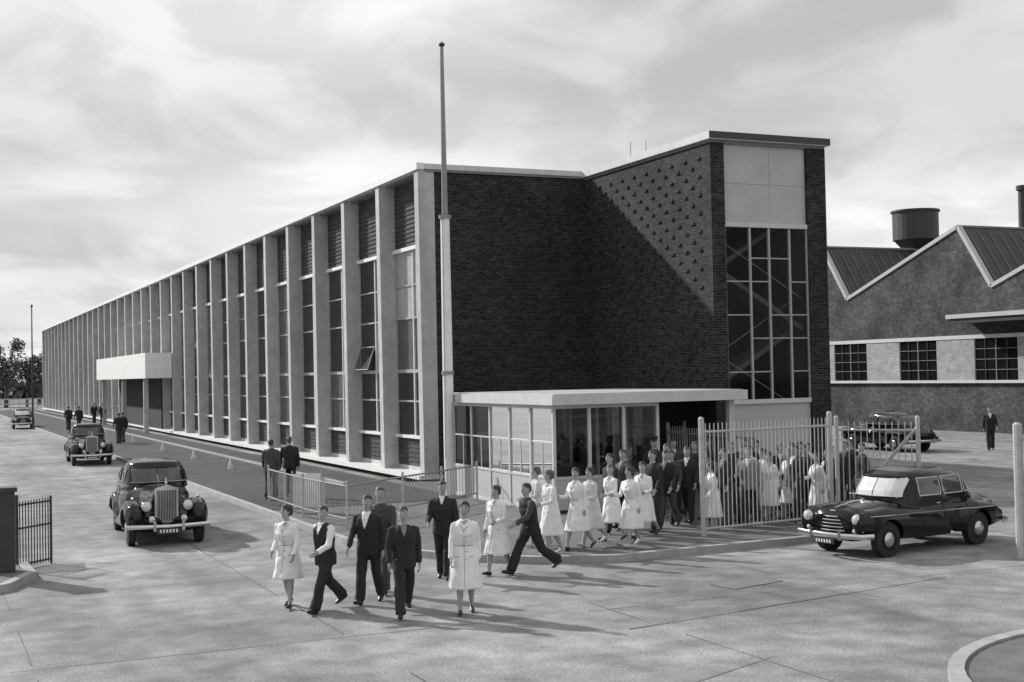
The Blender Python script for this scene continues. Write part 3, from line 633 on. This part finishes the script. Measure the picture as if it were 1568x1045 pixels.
# ---------------------------------------------------------------- cars
M_pnt=mat('black_car_paint',.005,.1,spec=.42,ns=2,na=.2); M_chr=mat('chrome',.6,.15,metal=1,ns=3,na=.05); M_tyre=mat('tyre_rubber',.02,.8,ns=20,na=.2)
M_cgl=mat('car_window_glass',.07,.06,spec=.9,ns=1.6,na=.5); M_wsc=mat('windscreen_sky_glare',.70,.15,metal=.5,ns=.8,na=.3); M_wsd=mat('windscreen_dark',.06,.06,spec=.7,ns=2,na=.4)  # saloon windscreen: pale base colour imitates bright sky reflected in the glass
M_lamp=mat('headlamp_glass',.6,.1,metal=.3); M_plate=mat('number_plate',.02,.5); M_lett=mat('plate_letters',.7,.5); M_hub=mat('hubcap',.55,.2,metal=.8)
def sedan_mesh(kind):
    parts=[]
    def T(P,R,ref,seg=20,e=2.0): parts.append(tube(P,R,ref,seg,e))
    def along(st,e=3.2,seg=28):
        for s in ([1] if st[0][1]==0 else [1,-1]):
            T([(q[0],q[1]*s,(q[2]+q[3])/2) for q in st],[(q[4],(q[2]-q[3])/2) for q in st],(0,1,0),seg,e)
    def stack(st,e=3.6,seg=36): T([(q[1],0,q[0]) for q in st],[(q[2],q[3]) for q in st],(1,0,0),seg,e)
    if kind=='saloon':
        along([(2.12,0,.80,.40,.42),(2.05,0,.90,.32,.55),(1.85,0,.96,.28,.60),(1.4,0,1.0,.28,.62),(.95,0,1.03,.28,.70),(.3,0,1.03,.26,.76),(-.5,0,1.03,.26,.79),(-1.2,0,1.02,.28,.77),(-1.6,0,1.0,.3,.71),(-1.95,0,.93,.33,.64),(-2.13,0,.78,.38,.52),(-2.2,0,.64,.42,.38)])
        stack([(.9,-.34,1.36,.735),(1.03,-.34,1.28,.725),(1.2,-.38,1.13,.70),(1.36,-.42,.98,.655),(1.46,-.43,.86,.60),(1.525,-.44,.68,.50),(1.55,-.44,.40,.30)],e=3.6)
        along([(2.16,.62,.76,.52,.08),(2.1,.63,.86,.42,.15),(1.9,.64,.91,.36,.19),(1.4,.65,.94,.33,.19),(.9,.66,.90,.3,.17),(.4,.68,.84,.28,.13),(-.2,.70,.75,.28,.09),(-.5,.70,.66,.28,.05)],e=2.4)
        along([(-.55,.70,.6,.3,.06),(-.8,.70,.78,.28,.12),(-1.25,.69,.88,.3,.16),(-1.75,.67,.82,.33,.15),(-2.1,.64,.66,.38,.10),(-2.2,.62,.56,.42,.05)],e=2.4)
        wx=(1.42,-1.28); wr=.335; wy=.70; cy=(.55,1.1)
    else:
        along([(2.1,0,1.22,.45,.30),(1.6,0,1.23,.4,.36),(1.0,0,1.24,.38,.46),(.65,0,1.25,.35,.60),(.5,0,1.2,.33,.70),(0,0,1.18,.30,.79),(-.8,0,1.18,.30,.81),(-1.5,0,1.15,.33,.78),(-2.0,0,1.05,.36,.68),(-2.4,0,.85,.4,.52),(-2.55,0,.7,.45,.4)])
        stack([(1.05,-.72,1.38,.76),(1.2,-.73,1.30,.745),(1.42,-.75,1.18,.70),(1.58,-.77,1.05,.64),(1.67,-.78,.88,.55),(1.72,-.78,.6,.4),(1.74,-.78,.3,.2)],e=4)
        along([(2.44,.66,.62,.42,.06),(2.38,.67,.78,.32,.15),(2.2,.68,.92,.28,.21),(1.9,.69,.99,.28,.23),(1.5,.70,.96,.28,.22),(1.1,.71,.84,.28,.20),(.7,.72,.68,.30,.18),(.2,.73,.48,.28,.17),(-.5,.73,.38,.28,.15),(-.9,.73,.36,.28,.1)],e=2.6)
        along([(-.75,.72,.5,.3,.08),(-1.05,.73,.78,.32,.15),(-1.45,.73,.93,.34,.18),(-1.9,.71,.90,.38,.18),(-2.3,.68,.72,.42,.14),(-2.55,.64,.55,.45,.07)],e=2.4)
        along([(2.3,.38,.60,.30,.28),(1.9,.40,.80,.30,.32),(1.4,.45,.85,.36,.32),(.9,.5,.8,.34,.3)],e=2.6)
        wx=(1.85,-1.5); wr=.38; wy=.74; cy=(.56,1.2)
    allv=[];allf=[]
    for vs,fs in parts:
        o=len(allv); allv+=vs; allf+=[[q+o for q in f] for f in fs]
    cv=[];cf=[]
    for x in wx:
        for s in (-1,1):
            vs,fs=tube([(x,s*cy[0],wr),(x,s*cy[1],wr)],[(wr+.05,wr+.05)]*2,(1,0,0),28); o=len(cv); cv+=vs; cf+=[[q+o for q in f] for f in fs]
    me=remesh(allv,allf,.022,smooth=6,cuts=(cv,cf))
    g=MB(); V=[v.co.copy() for v in me.vertices]
    ws=M_wsc if kind=='saloon' else M_wsd
    gr=[M_pnt,M_cgl,ws,M_dark]
    for m in gr: g.mi(m)
    if kind=='saloon': zb,zt=1.06,1.43; side=[(-1.26,-1.0),(-.92,-.27),(-.19,.42)]; zs=1.08; wsx=.35; rwx=-1.2
    else: zb,zt=1.27,1.58; side=[(-1.75,-1.4),(-1.3,-.62),(-.52,.12)]; zs=1.27; wsx=.2; rwx=-1.6
    g.v=[tuple(v) for v in V]
    for p in me.polygons:
        c=p.center;n=p.normal;k=0
        if zs<c.z<zt-.01 and abs(n.y)>.6 and any(a<c.x<b for a,b in side): k=1
        elif zb<c.z<zt and n.x>.42 and c.x>wsx and abs(c.y)<.58 and abs(c.y)>.012: k=2
        elif zb<c.z<zt and n.x<-.42 and c.x<rwx and abs(c.y)<.5: k=1
        elif c.z<wr*2+.1 and abs(abs(c.y)-cy[0])<.012: k=3
        g.f.append(list(p.vertices)); g.m.append(k)
    bvc=BVHTree.FromPolygons([tuple(v) for v in V],[tuple(p.vertices) for p in me.polygons])
    bpy.data.meshes.remove(me)
    def sp_(x,z,s,off=.004):
        h=bvc.ray_cast(Vector((x,s*1.6,z)),Vector((0,-s,0)),1.4)[0]
        return h+Vector((0,s*off,0)) if h is not None and abs(h.y)>.42 else None
    def fp_(y,z,d=1,off=.004):
        h=bvc.ray_cast(Vector((3.2*d,y,z)),Vector((-d,0,0)),4)[0]
        return h+Vector((d*off,0,0)) if h is not None else None
    def trim(Q,r,m,r2=None):
        Q=[q for q in Q if q is not None]
        if len(Q)>1: g.tube(Q,[(r,r2 or r)]*len(Q),m,ref=(.02,.03,1),seg=6)
    def rect(a0,a1,b0,b1,n=7):
        P=[(a0+(a1-a0)*i/n,b0) for i in range(n)]+[(a1,b0+(b1-b0)*i/n) for i in range(n)]+[(a1+(a0-a1)*i/n,b1) for i in range(n)]+[(a0,b1+(b0-b1)*i/n) for i in range(n)]
        return P+[P[0]]
    for s in (-1,1):
        for a_,b_ in side: trim([sp_(x,z,s) for x,z in rect(a_,b_,zs,zt-.015)],.012,M_chr if kind=='saloon' else M_pnt,.008)
    trim([fp_(y,z) for y,z in rect(-.585,.585,zb,zt)],.022,M_pnt,.012)
    for x in wx:
        for s in (-1,1):
            y=s*wy
            g.tube([(x,y-s*.1,wr),(x,y-s*.09,wr),(x,y+s*.06,wr),(x,y+s*.075,wr)],[(wr*.85,wr*.85),(wr,wr),(wr,wr),(wr*.88,wr*.88)],M_tyre,ref=(1,0,0),seg=28)
            g.tube([(x,y+s*.07,wr),(x,y+s*.082,wr)],[(wr*.62,wr*.62)]*2,M_pnt,seg=24)
            g.tube([(x,y+s*.08,wr),(x,y+s*.10,wr),(x,y+s*.115,wr)],[(wr*.42,wr*.42),(wr*.36,wr*.36),(wr*.15,wr*.15)],M_hub,seg=20)
    def ball(c,r,m,sx=1):
        P=[];R=[]
        for i in range(9):
            t=-math.pi/2+math.pi*i/8; P.append((c[0]+math.sin(t)*r*sx,c[1],c[2])); R.append((max(.002,math.cos(t)*r),)*2)
        g.tube(P,R,m,ref=(0,1,0),seg=16)
    def curve(P,r,m,r2=None,ref=(0,0,1)):
        g.tube(P,[(r,r2 or r)]*len(P),m,ref=ref,seg=8)
    if kind=='saloon':
        for s in (-1,1):
            ball((2.10,s*.60,.74),.115,M_chr,.5); ball((2.125,s*.60,.74),.10,M_lamp,.55); ball((2.14,s*.56,.53),.045,M_lamp,.5)
            trim([sp_(1.95-i*.25,.80-.004*i,s) for i in range(16)],.008,M_chr)
            for dx in (.47,-.23,-.95): trim([sp_(dx,1.03-i*.06,s) for i in range(11)],.005,M_dark)
            curve([(-.08,s*.80,.93),(-.02,s*.815,.93),(.06,s*.81,.93)],.012,M_chr)
            ball((-2.17,s*.62,.62),.05,M_chr,.5)
        for i in range(6): z=.45+i*.065; w_=.38-.01*i-(.05 if i==5 else 0); curve([(2.06,-w_,z),(2.15,-w_*.5,z),(2.17,0,z),(2.15,w_*.5,z),(2.06,w_,z)],.014,M_chr)
        curve([(2.04,-.42,.42),(2.03,-.38,.82),(2.08,0,.88),(2.03,.38,.82),(2.04,.42,.42)],.018,M_chr)
        curve([(2.02,0,.93),(1.6,0,.995),(1.2,0,1.035)],.012,M_chr)
        for sx in (1,-1):
            curve([(sx*1.95,-.86,.44),(sx*2.2,-.78,.44),(sx*2.30,-.4,.44),(sx*2.32,0,.44),(sx*2.30,.4,.44),(sx*2.2,.78,.44),(sx*1.95,.86,.44)],.05,M_chr,.02)
            for y in (-.35,.35): g.box(sx*2.31-.02,sx*2.31+.02,y-.03,y+.03,.36,.56,M_chr)
        g.box(2.335,2.345,-.24,.24,.28,.38,M_plate)
        for i in range(6): g.box(2.346,2.349,-.2+i*.065,-.165+i*.065,.30,.36,M_lett)
        curve([(.93,-.60,1.09),(.98,0,1.08),(.93,.60,1.09)],.010,M_chr)
        g.bar((.9,0,1.08),(.52,0,1.42),.010,M_chr)
    else:
        g.box(2.1,2.24,-.25,.25,.50,1.24,M_chr); 
        g.add([(2.1,-.25,1.24),(2.24,-.25,1.24),(2.24,.25,1.24),(2.1,.25,1.24),(2.1,0,1.32),(2.24,0,1.32)],[(1,2,5),(0,4,3),(0,1,5,4),(2,3,4,5)],M_chr)
        g.box(2.241,2.245,-.215,.215,.53,1.2,M_dark)
        for i in range(13): y=-.204+i*.034; g.box(2.246,2.258,y-.006,y+.006,.53,1.2,M_chr)
        ball((2.2,0,1.36),.03,M_chr); g.bar((2.19,0,1.32),(2.14,0,1.46),.014,M_chr)
        for s in (-1,1):
            ball((2.26,s*.44,.86),.14,M_pnt,.9); ball((2.32,s*.44,.86),.122,M_chr,.6); ball((2.34,s*.44,.86),.108,M_lamp,.6)
            ball((2.46,s*.34,.60),.08,M_chr,.8); ball((2.50,s*.34,.60),.066,M_lamp,.5)
            ball((2.05,s*.70,1.03),.035,M_chr,1.5)
            trim([sp_(.9-i*.25,1.2-.006*i,s) for i in range(12)],.008,M_chr)
            for dx in (.45,-.57,-1.35): trim([sp_(dx,1.18-i*.06,s) for i in range(11)],.005,M_dark)
        curve([(2.5,-.88,.46),(2.6,-.6,.46),(2.62,0,.44),(2.6,.6,.46),(2.5,.88,.46)],.045,M_chr,.02)
        for y in (-.3,.3): g.box(2.6,2.66,y-.03,y+.03,.36,.58,M_chr)
        curve([(-2.6,-.85,.50),(-2.7,-.5,.50),(-2.72,0,.5),(-2.7,.5,.50),(-2.6,.85,.50)],.05,M_chr,.02)
        g.box(2.645,2.655,-.26,.26,.30,.42,M_plate)
        for i in range(6): g.box(2.656,2.659,-.2+i*.068,-.162+i*.068,.325,.395,M_lett)
        curve([(.62,-.62,1.28),(.66,0,1.27),(.62,.62,1.28)],.009,M_chr)
        g.bar((.64,0,1.27),(.31,0,1.60),.010,M_chr)
    me=bpy.data.meshes.new(kind); me.from_pydata(g.v,[],g.f)
    for m in g.mats: me.materials.append(m)
    me.polygons.foreach_set('material_index',g.m); me.validate(); me.update()
    me.polygons.foreach_set('use_smooth',[True]*len(me.polygons)); 
    bm=bmesh.new(); bm.from_mesh(me); bmesh.ops.recalc_face_normals(bm,faces=bm.faces); bm.to_mesh(me); bm.free()
    me.set_sharp_from_angle(angle=math.radians(40))
    return me
ms=sedan_mesh('saloon'); ml=sedan_mesh('limousine')
def car(me,name,x,y,hd,sc_=1):
    o=bpy.data.objects.new(name,me); sc.collection.objects.link(o); o.location=(x,y,0); o.rotation_euler[2]=math.radians(hd); o.scale=(sc_,)*3; return o
car(ms,'black_saloon_car',17.85,20.5,190)
car(ml,'black_limousine',5.05,31.4,-93)
car(ml,'black_limousine',6.9,61,-92)
car(ms,'black_saloon_car',7.6,111,-92)
car(ms,'black_saloon_car',37.9,44.4,88,1.05)

# ---------------------------------------------------------------- world, sun, camera
W=bpy.data.worlds.new('World'); sc.world=W; W.use_nodes=True; N=W.node_tree.nodes; L=W.node_tree.links
bg=N['Background']; sky=N.new('ShaderNodeTexSky'); sky.sky_type='NISHITA'; sky.sun_disc=False; sky.sun_elevation=math.radians(31); sky.sun_rotation=math.radians(-27.4)
bw=N.new('ShaderNodeRGBToBW'); L.new(sky.outputs[0],bw.inputs[0])
tc=N.new('ShaderNodeTexCoord'); sp=N.new('ShaderNodeSeparateXYZ'); L.new(tc.outputs['Generated'],sp.inputs[0])
def math_(op,a,b=None,v=None):
    n=N.new('ShaderNodeMath'); n.operation=op; L.new(a,n.inputs[0])
    if b is not None: L.new(b,n.inputs[1])
    if v is not None: n.inputs[1].default_value=v
    return n.outputs[0]
zc=math_('ADD',math_('MAXIMUM',sp.outputs[2],v=0.0),v=.28)
cx=math_('DIVIDE',sp.outputs[0],zc); cyy=math_('DIVIDE',sp.outputs[1],zc)
cb=N.new('ShaderNodeCombineXYZ'); L.new(cx,cb.inputs[0]); L.new(cyy,cb.inputs[1])
def nzr(scale,det,dist,lo_,hi_,a_,b_,off=(0,0,0)):
    mp=N.new('ShaderNodeMapping'); mp.inputs['Location'].default_value=off; L.new(cb.outputs[0],mp.inputs[0])
    nz=N.new('ShaderNodeTexNoise'); nz.inputs['Scale'].default_value=scale; nz.inputs['Detail'].default_value=det; nz.inputs['Roughness'].default_value=.52; nz.inputs['Distortion'].default_value=dist; L.new(mp.outputs[0],nz.inputs['Vector'])
    rp=N.new('ShaderNodeMapRange'); rp.inputs[1].default_value=lo_; rp.inputs[2].default_value=hi_; rp.inputs[3].default_value=a_; rp.inputs[4].default_value=b_; rp.interpolation_type='SMOOTHSTEP'; L.new(nz.outputs['Fac'],rp.inputs[0]); return rp.outputs[0]
c1=nzr(.9,5,.3,.36,.60,6.4,9.2,(3.3,1.2,0)); c2=nzr(3.0,8,.5,.42,.60,-.8,1.1,(1.0,4.0,0))
cs=math_('ADD',c1,c2)
mx=N.new('ShaderNodeMix'); mx.data_type='FLOAT'; mx.inputs[0].default_value=.9; L.new(bw.outputs[0],mx.inputs[2]); L.new(cs,mx.inputs[3])
cc=N.new('ShaderNodeCombineColor'); 
for i in range(3): L.new(mx.outputs[0],cc.inputs[i])
L.new(cc.outputs[0],bg.inputs[0]); bg.inputs[1].default_value=.1
ld=bpy.data.lights.new('sun','SUN'); ld.energy=4.7; ld.angle=math.radians(1.6); ld.color=(1,.99,.97); lo=bpy.data.objects.new('sun',ld); sc.collection.objects.link(lo)
ce=math.cos(math.radians(31)); lo.rotation_euler=Vector((.46*ce,-.888*ce,-math.sin(math.radians(31)))).to_track_quat('-Z','Y').to_euler()
a=math.radians(24.5);p=math.atan(49.5/2000);t=.02
F=Vector((math.sin(a)*math.cos(p),math.cos(a)*math.cos(p),math.sin(p))); R0=Vector((math.cos(a),-math.sin(a),0)); U0=R0.cross(F)
R=R0*math.cos(t)-U0*math.sin(t); U=U0*math.cos(t)+R0*math.sin(t)
cd=bpy.data.cameras.new('camera'); cam=bpy.data.objects.new('camera',cd); sc.collection.objects.link(cam)
cam.matrix_world=Matrix(((R.x,U.x,-F.x,0),(R.y,U.y,-F.y,0),(R.z,U.z,-F.z,3.6),(0,0,0,1)))
cd.sensor_width=36; cd.lens=36*2000/1568; cd.clip_end=4000; sc.camera=cam
